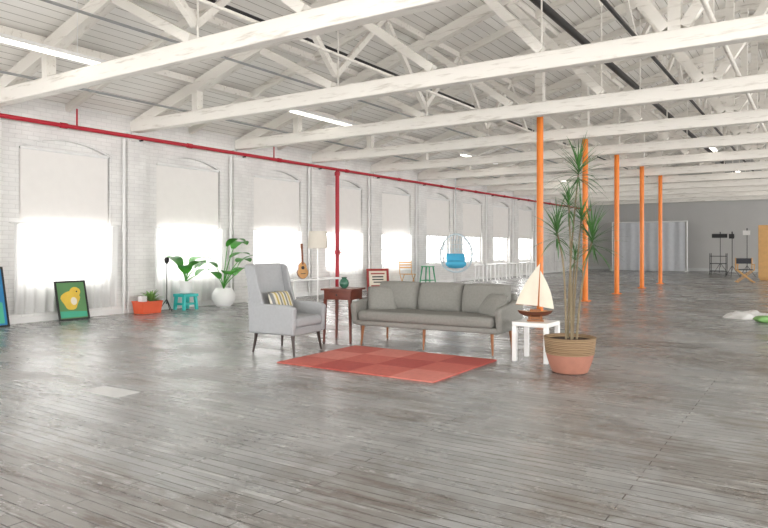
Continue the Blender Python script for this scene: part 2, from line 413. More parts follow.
b.faces([(x,Y1,z) for x,z in pts]+[(x,Y1+.3,z) for x,z in pts],[(0,1,2,3,4),(9,8,7,6,5)]+[(i,(i+1)%5,5+(i+1)%5,5+i) for i in range(5)])
obj('wall_back',b,'plaster',kind='structure')
b=B(); b.bx(XL,XR,Y1-.03,Y1,0,.16); obj('baseboard_back',b,'frame',kind='structure')
b=B()
b.bx(XR,XR+.3,Y0,Y1,0,.8).bx(XR,XR+.3,Y0,Y1,3.2,3.95)
for y in BEAMS: b.bx(XR,XR+.3,y-.35,y+.35,.8,3.2)
obj('wall_right',b,'brick',kind='structure')
b=B(); b.faces([(x,Y0,z) for x,z in [(XL-.45,3.2),(XR+.3,3.2),(XR+.3,3.9),(RIDGE,roofz(RIDGE)),(XL-.45,3.8)]],[(0,1,2,3,4)]); b.bx(XL-.45,XR+.3,Y0-.3,Y0,0,.8)
for x in (-11.6,-6.4,-1.4,3.6,8.6): b.bx(x-.3,x+.3,Y0-.3,Y0,.8,3.2)
obj('wall_front',b,'brick',kind='structure')
b=B(); t=.12
for xa,xb in ((XL-.5,RIDGE),(RIDGE,XR+.5)):
    za,zb=roofz(xa),roofz(xb)
    b.hexa([(xa,Y0,za),(xb,Y0,zb),(xb,Y1+.3,zb),(xa,Y1+.3,za)],[(xa,Y0,za+t),(xb,Y0,zb+t),(xb,Y1+.3,zb+t),(xa,Y1+.3,za+t)])
obj('ceiling',b,'ceil',kind='structure')
# trusses
def beam_xz(x0,z0,x1,z1,w,h,b=None,yy=0):
    b=b or B(); d=Vector((x1-x0,0,z1-z0)); n=Vector((-d.z,0,d.x)).normalized()*h/2; y=w/2
    p0=Vector((x0,yy,z0));p1=Vector((x1,yy,z1))
    b.hexa([p0-n+Vector((0,-y,0)),p1-n+Vector((0,-y,0)),p1-n+Vector((0,y,0)),p0-n+Vector((0,y,0))],[p0+n+Vector((0,-y,0)),p1+n+Vector((0,-y,0)),p1+n+Vector((0,y,0)),p0+n+Vector((0,y,0))])
    return b
def beam_yz(x,y0,z0,y1,z1,w,h):
    b=B(); d=Vector((0,y1-y0,z1-z0)); n=Vector((0,-d.z,d.y)).normalized()*h/2; p0=Vector((x,y0,z0)); p1=Vector((x,y1,z1)); s=Vector((w/2,0,0))
    b.hexa([p0-n-s,p0-n+s,p1-n+s,p1-n-s],[p0+n-s,p0+n+s,p1+n+s,p1+n-s]); return b
tr=thing('roof_truss','white painted heavy timber roof truss with diagonal struts','roof truss',(0,BEAMS[0],0),group='timber roof trusses')
b=B(); b.bx(XL+.0,XR,-.09,.09,3.57,3.80); obj('tie_beam',b,'beam',parent=tr,bevel=.015,seg=2)
def rc(x): return roofz(x)-.2
obj('rafter',beam_xz(XL,rc(XL),RIDGE,rc(RIDGE),.17,.2),'beam',parent=tr)
obj('rafter',beam_xz(RIDGE,rc(RIDGE),XR,rc(XR),.17,.2),'beam',parent=tr)
for a,c in ((-7.9,-6.4),(-6.3,-4.6),(-4.6,-3.0),(-3.0,-1.5)):
    for s in (0,1):
        aa,cc=(a,c) if not s else (2*RIDGE-a,2*RIDGE-c)
        obj('strut',beam_xz(aa,rc(aa)-.1,cc,3.83,.12,.12),'beam',parent=tr)
for x in (-9.55,2*RIDGE+9.55,RIDGE):
    b=B(); b.bx(x-.07,x+.07,-.07,.07,3.79,rc(x)-.08); obj('post',b,'beam',parent=tr)
for x in (-6.3,-3.0):
    b=B(); b.cyl((x,0,3.7),(x,0,rc(x)-.05),.012,n=8); obj('tie_rod',b,'beam',parent=tr)
for x in (-6.35,-3.05,1.8):
    obj('sway_brace',beam_yz(x,0,rc(x)-.9 if x>-4 else 4.0,1.35,roofz(x)-.13,.08,.09),'beam',parent=tr)
    obj('sway_brace',beam_yz(x,0,rc(x)-.9 if x>-4 else 4.0,-1.35,roofz(x)-.13,.08,.09),'beam',parent=tr)
for y in BEAMS[1:]: dup(tr,(0,y,0))
# purlins and mid-bay rafters
for x in (-9.6,-7.95,-6.35,-4.7,-3.05,1.8,4.5):
    b=B(); b.bx(-.06,.06,Y0+.05,Y1-.02,-.11,0); obj('purlin',b,'beam',loc=(x,0,roofz(x)-.02),label='long white painted roof purlin under the plank ceiling',cat='beam',group='roof purlins')
for y in BEAMS[:-1]:
    e=thing('common_rafter','slim white painted rafter under the plank ceiling','beam',(0,y+1.4,0),group='slim mid-bay rafters')
    obj('rafter_half',beam_xz(XL,roofz(XL)-.07,RIDGE,roofz(RIDGE)-.07,.08,.13),'beam',parent=e)
    obj('rafter_half',beam_xz(RIDGE,roofz(RIDGE)-.07,XR,roofz(XR)-.07,.08,.13),'beam',parent=e)
for k,(x,z,r,m,nm,lab) in enumerate([(-3.55,5.0,.065,'dark','steam_pipe','long black iron pipe running under the roof'),(-6.6,4.5,.028,'dark','conduit','thin dark metal conduit running under the roof'),
      (-9.9,3.84,.02,'chrome','conduit','thin grey metal conduit above the tie beams'),(-2.2,4.3,.028,'dark','conduit','thin dark metal conduit running under the roof'),(-5.3,3.83,.022,'beam','conduit','thin white painted conduit resting on the tie beams'),(-8.0,4.35,.02,'chrome','conduit','thin grey conduit under the rafters'),(-1.0,3.84,.03,'beam','conduit','white painted conduit resting on the tie beams')]):
    b=B(); b.cyl((0,Y0+.1,0),(0,Y1-.02,0),r,n=12)
    obj(nm,b,m,loc=(x,0,z),label=lab,cat='pipe')
# red sprinkler main
s=thing('sprinkler_pipe','glossy red sprinkler main running along brick wall','pipe',(XL+.22,0,3.45))
b=B(); b.cyl((0,Y0+.1,0),(0,Y1-.05,0),.038,n=14)
for y in BEAMS: b.cyl((0,y+1.2-.06,0),(0,y+1.2+.06,0),.05,n=14)
obj('main_pipe',b,'red',parent=s)
for y in (BEAMS[4]+1.45,BEAMS[6]+1.0):
    b=B(); b.cyl((0,y,.02),(0,y,.34),.016,n=8); obj('branch_pipe',b,'red',parent=s)
for y in BEAMS[3:]:
    b=B(); b.bx(-.1,.03,y+.0,y+.03,-.065,-.04); obj('bracket',b,'dark',parent=s)
s=thing('sprinkler_riser','vertical red sprinkler riser pipe standing at brick wall','pipe',(XL+.22,14.6,0))
b=B(); b.cyl((0,0,.02),(0,0,3.41),.055,n=16); b.lathe([(.1,0),(.1,.03),(.062,.05)],16); b.lathe([(.075,0),(.075,.1)],16,(0,0,1.1)); b.lathe([(.075,0),(.075,.1)],16,(0,0,3.28)); obj('riser_pipe',b,'red',parent=s)
b=B(); b.tube([(.14+.0,.09*math.cos(t),1.15+.09*math.sin(t)) for t in [i*math.pi/8 for i in range(16)]],.01,6,closed=True); b.cyl((.05,0,1.15),(.14,0,1.15),.015); b.cyl((.14,-.09,1.15),(.14,.09,1.15),.008); obj('valve_wheel',b,'red',parent=s)
# orange posts
c0=None
for i,y in enumerate((12.83,15.9,18.85,21.95,24.85)):
    if c0 is None:
        c0=thing('steel_column','bright orange painted round steel column on the wooden floor','column',(-4.7,y,0),group='row of orange steel columns')
        b=B(); b.cyl((0,0,.02),(0,0,4.05),.066,n=20); obj('shaft',b,'orange',parent=c0)
        b=B(); b.bx(-.11,.11,-.11,.11,0,.02); obj('base_plate',b,'orange',parent=c0)
        b=B(); b.bx(-.08,.08,-.08,.08,4.05,roofz(-4.7)-.14); b.bx(-.12,.12,-.12,.12,4.03,4.06); obj('upper_post',b,'beam',parent=c0,label='white painted timber upper post')
    else: dup(c0,(-4.7,y,0))
def fixture(loc,L=2.44):
    s=thing('fluorescent_light','long white fluorescent ceiling light fixture, lit','ceiling light',loc,group='fluorescent ceiling lights')
    b=B(); b.hexa([(-.07,-L/2,0),(.07,-L/2,0),(.07,L/2,0),(-.07,L/2,0)],[(-.04,-L/2,.06),(.04,-L/2,.06),(.04,L/2,.06),(-.04,L/2,.06)]); obj('housing',b,'white',parent=s)
    for x in (-.035,.035):
        b=B(); b.cyl((x,-L/2+.03,-.018),(x,L/2-.03,-.018),.016,n=10); obj('tube_lamp',b,'tube',parent=s)
    for y in (-L/3,L/3):
        b=B(); b.cyl((0,y,.05),(0,y,roofz(loc[0])-loc[2]),.005,n=6); obj('suspension_rod',b,'whitem',parent=s)
for l in ((-8.6,4.5,3.92),(-8.55,10.9,3.95),(-8.55,18.2,3.95),(-8.55,25,3.95),(-8.55,32,3.95),(-2.4,19,3.95),(-2.4,25.5,3.95),(-2.4,32,3.95)): fixture(l)

# ------------------------------------------------------------------ rug
b=B(); cols=[[0,1,0,2],[2,0,1,0],[0,2,0,1]]
b.mi=1; b.bx(-1,1,-.74,.74,0,.006)
for i in range(4):
    for j in range(3):
        b.mi=cols[j][i]; b.bx(-1+.5*i+.002,-.5+.5*i-.002,-.75+.5*j+.002,-.25+.5*j-.002,.001,.013)
obj('rug',b,['rug1','rug2','rug3'],loc=(-4.08,6.27,0.0),label='coral red checkered carpet-tile rug on the wooden floor',cat='rug')

# ------------------------------------------------------------------ sofa
SP=Vector((-4.2,7.6,0))
S=thing('sofa','grey upholstered three-seat sofa with tapered wooden legs','sofa',SP,R(4))
b=B(); b.bx(-1.0,1.0,-.41,.38,.26,.33); obj('seat_base',b,'sofafab',parent=S,bevel=.022,seg=3)
b=B(); b.bx(-.945,.945,-.44,.2,.325,.46); obj('seat_cushion',b,'sofafab2',parent=S,bevel=.055,seg=5)
b=B(); b.hexa([(-.99,.22,.27),(.99,.22,.27),(.99,.4,.27),(-.99,.4,.27)],[(-.97,.34,.70),(.97,.34,.70),(.97,.44,.70),(-.97,.44,.70)]); obj('backrest',b,'sofafab',parent=S,bevel=.04,seg=4)
for x in (-.63,0,.63):
    b=B(); b.pillow((x,.17,.625),(.66,.42,.28),(R(74),0,0),n=18,pw=3.2,ex=.42); obj('back_cushion',b,'sofafab2',parent=S,ang=70)
for s in (-1,1):
    b=B()
    prof=[(-.4,.27),(.38,.27),(.44,.63),(.2,.62),(-.2,.59),(-.4,.575),(-.45,.54)]
    mt=Matrix(((0,0,s,s*.965),(1,0,0,0),(0,1,0,0),(0,0,0,1)))
    b.prism(prof,.085,mt); obj('armrest',b,'sofafab',parent=S,bevel=.03,seg=4)
for x,y in ((-.9,-.34),(0,-.34),(.9,-.34),(-.9,.32),(.9,.32)):
    b=B(); b.cyl((x*1.02,y*1.08,0),(x,y,.27),.01,.022,12); obj('leg',b,'oak',parent=S)
pc=[((-.8,.0,.585),(.42,.4,.17),(R(60),0,R(30)),'grey square throw pillow leaning on sofa arm'),((.8,-.04,.57),(.44,.34,.15),(R(55),0,R(-40)),'grey rectangular throw pillow on sofa seat')]
for (c,sz,ro,lb) in pc:
    p=Matrix.Rotation(R(4),4,'Z')@Vector(c)+SP
    b=B(); b.pillow((0,0,0),sz,pw=4,ex=.5); obj('throw_pillow',b,'sofafab',loc=p,rot=(ro[0],0,ro[2]+R(4)),label=lb,cat='cushion',ang=70)

# ------------------------------------------------------------------ armchair
AP=Vector((-5.6,6.26,0)); AR=R(94)
A=thing('armchair','light grey high-back upholstered armchair with dark wooden legs','armchair',AP,AR)
b=B(); b.bx(-.3,.3,-.34,.3,.23,.33); obj('seat_base',b,'armfab',parent=A,bevel=.025,seg=3)
b=B(); b.bx(-.265,.265,-.37,.2,.325,.45); obj('seat_cushion',b,'armfab',parent=A,bevel=.045,seg=4)
b=B(); b.hexa([(-.3,.17,.3),(.3,.17,.3),(.3,.3,.25),(-.3,.3,.25)],[(-.33,.32,1.09),(.33,.32,1.09),(.325,.41,1.08),(-.325,.41,1.08)]); obj('backrest',b,'armfab',parent=A,bevel=.03,seg=5)
for s in (-1,1):
    b=B(); mt=Matrix(((0,0,s,s*.268),(1,0,0,0),(0,1,0,0),(0,0,0,1)))
    b.prism([(-.36,.24),(.32,.24),(.34,.66),(.24,.615),(.1,.605),(-.3,.6),(-.38,.57)],.075,mt); obj('armrest',b,'armfab',parent=A,bevel=.026,seg=4)
    b=B(); mt=Matrix(((0,0,s,s*.295),(1,0,0,0),(0,1,0,0),(0,0,0,1)))
    b.prism([(.1,.6),(.3,.58),(.4,1.075),(.29,1.08),(.23,1.05),(.17,.8)],.042,mt); obj('wing',b,'armfab',parent=A,bevel=.016,seg=3)
for x,y in ((-.26,-.3),(.26,-.3),(-.26,.26),(.26,.26)):
    b=B(); b.cyl((x*1.1,y*1.12,0),(x,y,.24),.012,.024,12); obj('leg',b,'walnutleg',parent=A)
b=B(); b.pillow((0,0,0),(.42,.3,.13),pw=4,ex=.5); p=Matrix.Rotation(AR,4,'Z')@Vector((0,.08,.60))+AP
obj('throw_pillow',b,'stripe',loc=p,rot=(R(68),0,AR),label='striped yellow and grey lumbar pillow on armchair',cat='cushion',ang=70)

# ------------------------------------------------------------------ side table cherry
T=thing('side_table','dark cherry wood side table with drawer beside the sofa','side table',(-5.53,7.36,0),R(12))
b=B(); b.bx(-.235,.235,-.235,.235,.705,.73); obj('table_top',b,'cherry',parent=T)
b=B(); b.bx(-.2,.2,-.2,.2,.58,.705); obj('apron',b,'cherry',parent=T)
b=B(); b.bx(-.16,.16,-.208,-.2,.6,.69); d=obj('drawer',b,'cherry',parent=T,bevel=.003)
b=B(); b.lathe([(.006,0),(.012,.012),(.012,.018),(.004,.022)],12); obj('knob',b,'dark',parent=d,loc=(0,-.207,.645),rot=(R(90),0,0))
for x in (-1,1):
    for y in (-1,1):
        b=B(); b.hexa([(x*.2-.012,y*.2-.012,0),(x*.2+.012,y*.2-.012,0),(x*.2+.012,y*.2+.012,0),(x*.2-.012,y*.2+.012,0)],[(x*.185-.02,y*.185-.02,.59),(x*.185+.02,y*.185-.02,.59),(x*.185+.02,y*.185+.02,.59),(x*.185-.02,y*.185+.02,.59)]); obj('leg',b,'cherry',parent=T)
b=B(); b.lathe([(.03,0),(.058,.03),(.068,.07),(.055,.11),(.032,.13),(.04,.15),(.034,.15),(.026,.13)],24)
V=obj('vase',b,'vase',loc=(-5.5,7.34,.731),label='small dark green glazed ceramic vase on side table',cat='vase')

# ------------------------------------------------------------------ floor lamp
Lp=thing('floor_lamp','slender white floor lamp with beige drum shade','floor lamp',(-6.1,7.5,0))
b=B(); b.lathe([(.13,0),(.13,.015),(.03,.03),(.012,.04)],24); obj('base',b,'white',parent=Lp)
b=B(); b.cyl((0,0,.03),(0,0,1.4),.012); obj('pole',b,'white',parent=Lp)
b=B(); b.grid(lambda u,v:((.15-.02*v)*math.cos(2*math.pi*u),(.15-.02*v)*math.sin(2*math.pi*u),1.28+.25*v),32,3); obj('lamp_shade',b,'lampshade',parent=Lp)

# ------------------------------------------------------------------ white table + boat
W=thing('side_table','small glossy white square side table','side table',(-2.72,7.3,0))
b=B(); b.bx(-.21,.21,-.21,.21,.40,.45); obj('table_top',b,'white',parent=W,bevel=.006)
for x in (-1,1):
    for y in (-1,1):
        b=B(); b.bx(x*.185-.025,x*.185+.025,y*.185-.025,y*.185+.025,0,.40); obj('leg',b,'white',parent=W,bevel=.004)
Bt=thing('model_sailboat','wooden model sailboat with cream sails on white table','model boat',(-2.72,7.27,.451),R(28))
def hull(u,v):
    t=u*2-1; w=.05*(max(0,1-abs(t)**2.4))**.7; a=math.pi*v; 
    return (.2*t, w*math.cos(a), .11+.014*t*t-.06*math.sin(a)*(max(0,1-abs(t)**3))**.5)
b=B(); b.grid(hull,20,10); obj('hull',b,'hullred',parent=Bt)
b=B(); b.grid(lambda u,v:(.198*(u*2-1),(v*2-1)*.049*(max(0,1-abs(u*2-1)**2.4))**.7,.11+.014*(u*2-1)**2),20,2); obj('deck',b,'tan',parent=Bt)
b=B(); b.bx(-.06,.06,-.02,.02,.11,.135); obj('cabin',b,'oak',parent=Bt)
b=B(); b.bx(-.09,.09,-.045,.045,0,.014); b.bx(-.065,-.055,-.035,.035,.01,.07); b.bx(.055,.065,-.035,.035,.01,.07); b.bx(-.08,.08,-.003,.003,.02,.06); obj('stand',b,'oak',parent=Bt)
b=B(); b.cyl((.03,0,.11),(.06,0,.67),.004,.0025,8); b.cyl((.03,0,.17),(-.22,0,.19),.003,n=6); obj('mast',b,'oak',parent=Bt)
def sail(p0,p1,p2,belly):
    p0,p1,p2=map(Vector,(p0,p1,p2)); b=B()
    b.grid(lambda u,v:(p0.lerp(p1,u)).lerp(p2,v)+Vector((.03*math.sin(math.pi*v)*(1 if p1.x>p0.x else -1)*u,belly*math.sin(math.pi*u)*(1-v)*math.sin(math.pi*min(1,v+.15)),0)),8,10); return b
obj('main_sail',sail((.026,0,.175),(-.22,0,.195),(.053,0,.66),.05),'sail',parent=Bt)
obj('jib_sail',sail((.045,0,.17),(.21,0,.14),(.058,0,.58),-.03),'sail',parent=Bt)

# ------------------------------------------------------------------ dracaena
P=thing('potted_dracaena','tall spiky-leaved dracaena in woven tan and pinkish planter','potted plant',(-2.17,6.8,0))
b=B(); b.lathe([(.16,0),(.18,.01),(.21,.08),(.232,.15),(.244,.2),(.235,.2)],40); obj('pot',b,'clay',parent=P)
b=B(); pr=[(.236,.19)]
for i in range(9):
    z=.195+.019*i; r=.243+.002*i; pr+= [(r,z),(r+.006,z+.0095)]
pr+=[(.266,.37),(.249,.37),(.235,.33)]
b.lathe(pr,40); obj('woven_band',b,'woven',parent=P,label='muted tan woven upper band')
b=B(); b.lathe([(.2,.3),(.237,.335),(.1,.345),(.01,.35)],24); obj('soil',b,'soil',parent=P)
rt=Vector((.8348,.5505,0)); fw=Vector((-.5505,.8348,0))
def W3(r,f,z): v=rt*r+fw*f; return Vector((v.x,v.y,z))
canes=[[W3(-.01,.03,.3),W3(.01,.05,.9),W3(.05,.05,1.5),W3(.11,.06,2.1)],
 [W3(.06,-.03,.3),W3(.09,-.04,.7),W3(.14,-.04,1.05),W3(.22,-.05,1.38)],
 [W3(-.05,-.04,.3),W3(-.06,-.05,.75),W3(-.09,-.07,1.15),W3(-.15,-.06,1.46)],
 [W3(.0,-.06,.3),W3(.0,-.04,.8),W3(.0,-.02,1.3),W3(-.01,0,1.74)],
 [W3(.03,.05,.3),W3(.04,.07,.6),W3(.06,.09,.9),W3(.08,.1,1.18)],
 [W3(.02,-.02,.3),W3(.05,-.01,.8),W3(.09,.02,1.2),W3(.13,.03,1.6)]]
def smooth(p,n=5):
    o=[]
    for i in range(len(p)-1):
        a=p[max(i-1,0)];b_=p[i];c=p[i+1];d=p[min(i+2,len(p)-1)]
        for j in range(n):
            t=j/n; o.append(.5*((2*b_)+(c-a)*t+(2*a-5*b_+4*c-d)*t*t+(3*b_-a-3*c+d)*t**3))
    o.append(p[-1]); return o
for cpts,nl,LL in zip(canes,(58,62,54,40,22,36),(.38,.38,.34,.28,.22,.28)):
    sp=smooth([Vector(x) for x in cpts]); b=B(); b.tube(sp,[.0125-.005*i/len(sp) for i in range(len(sp))],8); obj('cane',b,'cane',parent=P)
    b=B(); top=sp[-1]
    for i in range(nl):
        t=i/nl; az=i*2.39996+random.uniform(-.3,.3); el=R(86-120*t+random.uniform(-12,12))
        base=top+Vector((0,0,.04-.14*t)); b.blade(base,az,el,LL*random.uniform(.75,1.15),.0102,R(random.uniform(12,52)),n=6)
    obj('leaf_crown',b,'spiky',parent=P,flip=False)

# ------------------------------------------------------------------ wall side props
def poster(x,y,w,h,lean,framecol,bg,shapes,label,fw_=.03,rz=0):
    P_=thing('framed_poster',label,'framed poster',(x,y,.0),rot=(0,-lean,rz))
    b=B(); b.bx(-.012,.012,-w/2,w/2,0,fw_).bx(-.012,.012,-w/2,w/2,h-fw_,h).bx(-.012,.012,-w/2,-w/2+fw_,fw_,h-fw_).bx(-.012,.012,w/2-fw_,w/2,fw_,h-fw_); obj('frame',b,framecol,parent=P_)
    b=B(); b.bx(-.008,.002,-w/2+fw_,w/2-fw_,fw_,h-fw_)
    mats=[bg]
    for k,(mn,outl) in enumerate(shapes):
        mats.append(mn); b.mi=k+1
        mt=Matrix(((0,0,1,.002+.0008*k),(1,0,0,0),(0,1,0,0),(0,0,0,1))); b.prism([(px*w/2,py*h) for px,py in outl],.0015,mt)
    obj('print',b,mats,parent=P_)
def ell(cx,cy,rx,ry,n=18,w=.0): return [(cx+rx*math.cos(2*math.pi*i/n)*(1+w*math.sin(3*2*math.pi*i/n)),cy+ry*math.sin(2*math.pi*i/n)) for i in range(n)]
poster(-11.08,6.8,.58,.71,R(14),'black','pgreen',[('pyel',ell(-.1,.5,.58,.24,22,.2)),('pyel',ell(.25,.7,.34,.14,18,.1)),('pcream',ell(.1,.48,.2,.1)),('pteal',[(-.86,.07),(.86,.07),(.86,.2),(-.86,.24)]),('black',ell(.35,.72,.05,.02))],'black framed poster, yellow animal-like shape on green, leaning on wall')
poster(-11.05,5.3,.7,1.0,R(14),'black','pblue',[('pteal',[(-.8,.06),(.8,.06),(.8,.4),(-.2,.5),(-.8,.3)]),('pyel',ell(.3,.62,.4,.16,18,.2)),('pcream',ell(.0,.3,.4,.07))],'large black framed blue, green and yellow poster leaning on wall')
poster(-10.95,16.3,.68,.66,R(9),'redframe','pcream',[('redframe',[(-.62,.74),(.62,.74),(.62,.8),(-.62,.8)]),('dark',[(-.5,.6),(.5,.6),(.5,.66),(-.5,.66)]),('dark',[(-.5,.48),(.5,.48),(.5,.53),(-.5,.53)]),('dark',[(-.4,.36),(.4,.36),(.4,.41),(-.4,.41)]),('redframe',[(-.62,.2),(.62,.2),(.62,.25),(-.62,.25)])],'red framed cream notice board with dark lines standing by wall',.07,rz=R(-42))
# orange crate
C=thing('storage_crate','open orange plastic storage crate beside the wall','crate',(-11.05,8.3,0))
b=B()
b.hexa([(-.14,-.2,0),(.14,-.2,0),(.14,.2,0),(-.14,.2,0)],[(-.14,-.2,.012),(.14,-.2,.012),(.14,.2,.012),(-.14,.2,.012)])
for s in (-1,1):
    b.hexa([(s*.14-.008,-.2,0),(s*.14+.008,-.2,0),(s*.14+.008,.2,0),(s*.14-.008,.2,0)],[(s*.16-.008,-.23,.23),(s*.16+.008,-.23,.23),(s*.16+.008,.23,.23),(s*.16-.008,.23,.23)])
    b.hexa([(-.14,s*.2-.008,0),(.14,s*.2-.008,0),(.14,s*.2+.008,0),(-.14,s*.2+.008,0)],[(-.16,s*.23-.008,.23),(.16,s*.23-.008,.23),(.16,s*.23+.008,.23),(-.16,s*.23+.008,.23)])
obj('crate_body',b,'boxor',parent=C)
b=B(); b.tube([(-.165,-.235,.23),(.165,-.235,.23),(.165,.235,.23),(-.165,.235,.23)],.011,8,closed=True); obj('rim',b,'boxor',parent=C)
Q=thing('potted_fern','small leafy green plant standing in the orange crate','potted plant',(-11.04,8.38,.013))
b=B(); b.lathe([(.06,0),(.08,.2),(.07,.2),(.06,.17)],20); obj('pot',b,'whitem',parent=Q)
b=B()
for i in range(40): b.blade((0,0,.18),i*2.4,R(random.uniform(25,88)),random.uniform(.2,.34),.026,R(50),n=5,kind='broad')
obj('foliage',b,'leaf2',parent=Q,flip=False)
b=B(); b.bx(-.06,.06,-.06,.06,0,.32); obj('carton',b,'whitem',loc=(-11.06,8.19,.013),label='white carton standing in the orange crate',cat='carton')
St=thing('microphone_stand','thin black tripod stand beside brick pilaster','stand',(-11.0,8.72,0))
b=B(); b.cyl((0,0,.15),(0,0,1.0),.01); 
for k in range(3):
    a=k*2.09; b.cyl((0,0,.25),(.16*math.cos(a),.16*math.sin(a),.008),.008)
obj('tripod',b,'black',parent=St)
b=B(); b.lathe([(.02,.96),(.045,1.0),(.05,1.06),(.02,1.1)],14); obj('head',b,'dark',parent=St)
Ts=thing('stool','small turquoise painted wooden stool holding a plant','stool',(-11.0,9.2,0))
b=B(); b.bx(-.17,.17,-.19,.19,.27,.33); obj('seat',b,'teal',parent=Ts,bevel=.006)
for x in (-1,1):
    for y in (-1,1):
        b=B(); b.hexa([(x*.14-.026,y*.165-.026,0),(x*.14+.026,y*.165-.026,0),(x*.14+.026,y*.165+.026,0),(x*.14-.026,y*.165+.026,0)],[(x*.12-.028,y*.145-.028,.28),(x*.12+.028,y*.145-.028,.28),(x*.12+.028,y*.145+.028,.28),(x*.12-.028,y*.145+.028,.28)]); obj('leg',b,'teal',parent=Ts)
b=B(); b.bx(-.12,.12,-.15,.15,.1,.14); obj('stretcher',b,'teal',parent=Ts)
def leafy(name,label,loc,potprof,potm,stems,leafm,seed):
    random.seed(seed); e=thing(name,label,'potted plant',loc)
    b=B(); b.lathe(potprof,32); obj('pot',b,potm,parent=e)
    pz=max(z for r,z in potprof); r0=min(potprof[-2][0],potprof[-1][0])
    b=B(); b.lathe([(r0,pz-.05),(r0*.5,pz-.03),(.01,pz-.03)],20); obj('soil',b,'soil',parent=e)
    bs=B(); bl=B()
    for (az,lean,h,L_,W_) in stems:
        az=R(az); pts=[]
        for i in range(7):
            t=i/6; rr=lean*t**1.6; pts.append(Vector((rr*math.cos(az),rr*math.sin(az),pz-.04+h*t)))
        bs.tube(pts,[.014-.007*i/6 for i in range(7)],6)
        bl.blade(pts[-1],az+random.uniform(-.3,.3),R(random.uniform(30,65)),L_,W_,R(random.uniform(60,105)),n=10,fold=.12,kind='broad')
    obj('stems',bs,leafm,parent=e); obj('leaves',bl,leafm,parent=e,flip=False)
leafy('potted_plant','broad-leaved green plant in white pot on turquoise stool',(-11.0,9.2,.331),[(.08,0),(.11,.02),(.13,.26),(.115,.26),(.11,.22)],'whitem',
  [(20,.1,.32,.44,.17),(70,.2,.3,.42,.16),(-70,.2,.34,.46,.17),(-40,.2,.2,.4,.15),(45,.14,.42,.46,.17),(-85,.12,.44,.42,.16),(80,.24,.15,.38,.14),(100,.15,.4,.4,.16)],'leaf',3)
leafy('potted_banana_plant','tall broad-leaved tropical plant in round white pot',(-10.9,10.15,0),[(.14,0),(.2,.05),(.25,.17),(.245,.28),(.19,.38),(.17,.4),(.15,.38),(.15,.34)],'whitem',
  [(10,.1,.95,.52,.18),(80,.25,.9,.54,.19),(-85,.22,.5,.5,.17),(45,.3,.5,.5,.17),(-30,.3,.35,.46,.16),(95,.45,.6,.5,.17),(100,.4,.3,.44,.15),(-70,.2,.25,.36,.13),(70,.15,.7,.52,.18)],'leaf',5)
leafy('potted_plant','pale green plant in small white pot near the wall',(-10.6,10.95,0),[(.1,0),(.13,.02),(.15,.22),(.135,.22),(.13,.19)],'whitem',
  [(i*47,.1+.02*(i%4),.15+.05*(i%5),.3,.05) for i in range(12)],'leaf2',9)
random.seed(11)
Bn=thing('bench','long low white bench against brick wall','bench',(-11.05,13.4,0))
b=B(); b.bx(-.2,.2,-1.0,1.0,.43,.48); obj('bench_top',b,'white',parent=Bn,bevel=.006)
for x in (-1,1):
    for y in (-1,1):
        b=B(); b.bx(x*.17-.025,x*.17+.025,y*.93-.025,y*.93+.025,0,.43); obj('leg',b,'white',parent=Bn)
G=thing('acoustic_guitar','honey-coloured acoustic guitar standing on white bench','guitar',(-11.04,12.95,.482),rot=(0,R(-8),R(-30)))
G.scale=(.9,.9,.9)
def gout():
    pts=[]
    for i in range(40):
        t=2*math.pi*i/40; y=.24-.24*math.cos(t); s=math.sin(t)
        yy=y/.48; w=.19*(math.sin(math.pi*min(1,yy*1.0))**.5)*(1-.28*yy)*(1-.22*math.exp(-((yy-.62)/.13)**2))
        pts.append((w*(1 if s>=0 else -1),y))
    o=[]
    for p in pts:
        if not o or (abs(p[0]-o[-1][0])+abs(p[1]-o[-1][1]))>1e-4: o.append(p)
    return o
mt=Matrix(((0,0,1,0),(1,0,0,0),(0,1,0,0),(0,0,0,1)))
b=B(); b.prism(gout(),.09,mt); obj('body',b,'gside',parent=G)
b=B(); mt2=mt.copy(); mt2[0][3]=.09; b.prism([(x*.97,.24+(y-.24)*.98) for x,y in gout()],.004,mt2); obj('soundboard',b,'guitar',parent=G)
b=B(); b.prism([(x*.05,.31+y*.05) for x,y in [(math.cos(2*math.pi*i/20),math.sin(2*math.pi*i/20)) for i in range(20)]],.002,Matrix(((0,0,1,.095),(1,0,0,0),(0,1,0,0),(0,0,0,1)))); b.bx(.094,.102,-.07,.07,.13,.15); obj('sound_hole',b,'black',parent=G)
b=B(); b.bx(.07,.1,-.026,.026,.4,.86); b.bx(.065,.088,-.036,.036,.86,1.0); obj('neck',b,'gside',parent=G)
def chair_wood(loc,rz):
    e=thing('folding_chair','pale wooden slatted folding chair against the wall','chair',loc,rz)
    b=B(); 
    for i in range(5): b.bx(-.2,.2,-.2+.08*i,-.14+.08*i,.43,.45)
    obj('seat',b,'tan',parent=e)
    for s in (-1,1):
        b=B(); b.tube([(s*.2,-.22,0),(s*.2,.2,.45),(s*.2,.26,.85)],.014,6); obj('back_frame',b,'tan',parent=e)
    for s in (-1,1):
        b=B(); b.cyl((s*.18,.24,0),(s*.18,-.2,.44),.014,n=6); obj('leg',b,'tan',parent=e)
    b=B()
    for z in (.62,.7,.78): b.bx(-.2,.2,.22,.24,z,z+.05)
    obj('backrest',b,'tan',parent=e)
chair_wood((-10.9,17.9,0),R(50))
Gs=thing('metal_stool','green enamelled metal bar stool by the wall','stool',(-10.8,19.0,0))
b=B(); b.box((0,0,.66),(.34,.34,.03)); obj('seat',b,'green',parent=Gs,bevel=.01)
for x in (-1,1):
    for y in (-1,1):
        b=B(); b.cyl((x*.2,y*.2,0),(x*.13,y*.13,.65),.02,.026,8); obj('leg',b,'green',parent=Gs)
